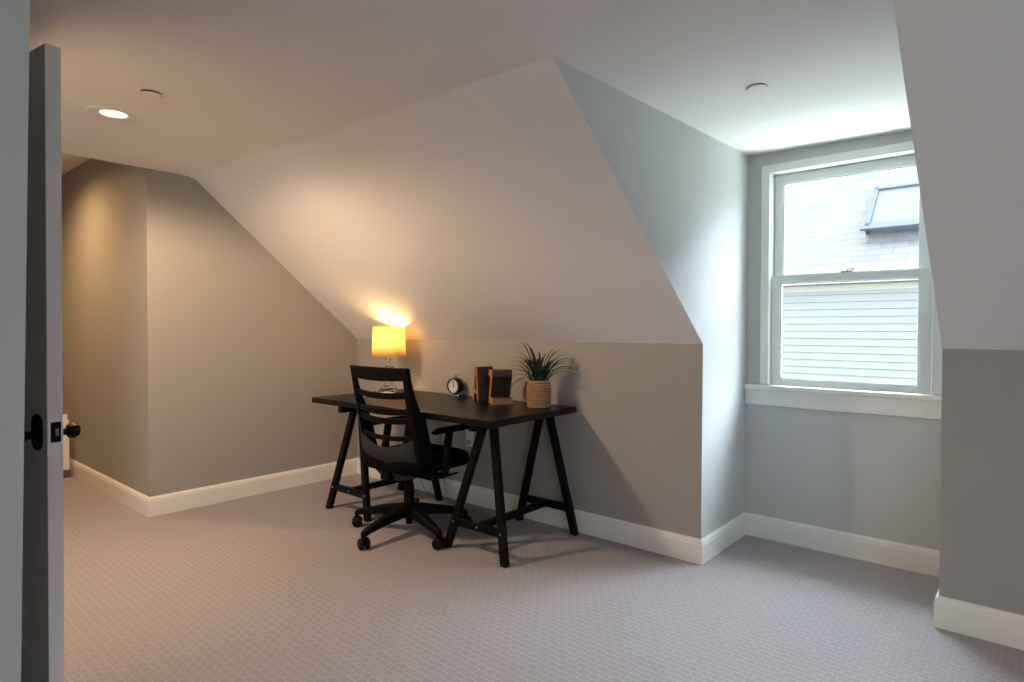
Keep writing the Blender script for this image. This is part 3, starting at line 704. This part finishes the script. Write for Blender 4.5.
# ------------------------------------------------------------------ light
def spot(name, loc, power, col, ang=110, blend=.7, rad=.05):
    l = bpy.data.lights.new(name, 'SPOT'); l.energy = power; l.color = col; l.spot_size = math.radians(ang); l.spot_blend = blend; l.shadow_soft_size = rad
    o = bpy.data.objects.new(name, l); COL.objects.link(o); o.location = loc; return o
WARM = (1, .69, .42)
spot('downlight_beam', (-3.215, .930, ceil_z(-3.2, .9)-.03), 168, WARM, 177, .35, .11)
spot('hall_downlight_beam', (-5.35, .80, ZHALL-.04), 95, (1, .60, .28), 165, 1.0, .05)
spot('room_downlight_beam', (1.15, .25, ZS-.03), 34, WARM, 150, 1.0, .05)
pl = bpy.data.lights.new('lamp_glow', 'POINT'); pl.energy = 6.2; pl.color = (1, .62, .27); pl.shadow_soft_size = .022
o = bpy.data.objects.new('lamp_glow', pl); COL.objects.link(o); o.location = (-3.545, 2.745, DZ+.415)
sun = bpy.data.lights.new('sun', 'SUN'); sun.energy = 8; sun.color = (1, .95, .88); sun.angle = .01
o = bpy.data.objects.new('sun', sun); COL.objects.link(o); o.rotation_euler = Vector((.16, -.22, -.966)).to_track_quat('-Z', 'Y').to_euler()
def portal(name, loc, rot, w, h):
    l = bpy.data.lights.new(name, 'AREA'); l.shape = 'RECTANGLE'; l.size = w; l.size_y = h; l.cycles.is_portal = True
    o = bpy.data.objects.new(name, l); COL.objects.link(o); o.location = loc; o.rotation_euler = rot
portal('dormer_portal', ((WX0+WX1)/2, YW+.14, (WZ0+WZ1)/2), (-PI/2, 0, 0), .78, 1.24)
portal('side_portal', (XE+.02, (RY0+RY1)/2, (RZ0+RZ1)/2), (0, PI/2, 0), RZ1-RZ0, RY1-RY0)
portal('alcove_portal', ((AX0+AX1)/2, YB-.01, 1.275), (PI/2, 0, 0), .8, 1.45)

w = bpy.data.worlds.new('sky'); S.world = w; w.use_nodes = True
n = w.node_tree.nodes; l = w.node_tree.links; bg = n['Background']
tc = n.new('ShaderNodeTexCoord'); sp = n.new('ShaderNodeSeparateXYZ'); rp = n.new('ShaderNodeValToRGB')
l.new(tc.outputs['Generated'], sp.inputs[0])
mr = n.new('ShaderNodeMapRange'); mr.inputs['From Min'].default_value = -1; mr.inputs['From Max'].default_value = 1
l.new(sp.outputs['Z'], mr.inputs['Value']); l.new(mr.outputs[0], rp.inputs['Fac'])
e = rp.color_ramp.elements; e[0].position = .48; e[0].color = (.60, .70, .70, 1); e[1].position = .52; e[1].color = (.77, .87, 1.0, 1)
# bright hazy sky around the high sun beyond the neighbouring house, dimmer behind this one
dt = n.new('ShaderNodeVectorMath'); dt.operation = 'DOT_PRODUCT'; dt.inputs[1].default_value = (0, .80, .60)
l.new(tc.outputs['Generated'], dt.inputs[0])
m2 = n.new('ShaderNodeMapRange'); m2.interpolation_type = 'SMOOTHSTEP'; m2.inputs['From Min'].default_value = .45; m2.inputs['From Max'].default_value = .95
m2.inputs['To Min'].default_value = SKY_LO; m2.inputs['To Max'].default_value = SKY_HI
l.new(dt.outputs['Value'], m2.inputs['Value']); 
d3 = n.new('ShaderNodeVectorMath'); d3.operation = 'DOT_PRODUCT'; d3.inputs[1].default_value = (0, .80, -.60)   # sunlit ground between the houses
l.new(tc.outputs['Generated'], d3.inputs[0])
m3 = n.new('ShaderNodeMapRange'); m3.interpolation_type = 'SMOOTHSTEP'; m3.inputs['From Min'].default_value = .35; m3.inputs['From Max'].default_value = .9
m3.inputs['To Min'].default_value = 0; m3.inputs['To Max'].default_value = 17
l.new(d3.outputs['Value'], m3.inputs['Value'])
ad = n.new('ShaderNodeMath'); ad.operation = 'ADD'; l.new(m2.outputs[0], ad.inputs[0]); l.new(m3.outputs[0], ad.inputs[1]); l.new(ad.outputs[0], bg.inputs['Strength']); l.new(rp.outputs['Color'], bg.inputs['Color'])

# ------------------------------------------------------------------ camera
cd = bpy.data.cameras.new('camera'); cam = bpy.data.objects.new('camera', cd); COL.objects.link(cam); S.camera = cam
R = Vector((0.75679642, 0.65364842, 0.00170861)); U = Vector((-0.01305611, 0.01250288, 0.99983659)); F = Vector((-0.65352024, 0.75669507, -0.01799624))
cam.matrix_world = Matrix(((R.x, U.x, -F.x, 0), (R.y, U.y, -F.y, 0), (R.z, U.z, -F.z, H), (0, 0, 0, 1)))
cd.sensor_fit = 'HORIZONTAL'; cd.sensor_width = 36; cd.lens = 609.02/1024*36; cd.shift_y = -(341-339.344)/1024
cd.clip_start = .05; cd.clip_end = 200

vs_ = S.view_settings; vs_.view_transform = 'Standard'; vs_.look = 'None'; vs_.gamma = 1; vs_.exposure = .10; vs_.use_curve_mapping = False
S.cycles.use_denoising = True
S.cycles.max_bounces = 10; S.cycles.diffuse_bounces = 6; S.cycles.transparent_max_bounces = 12
S.cycles.sample_clamp_indirect = 6
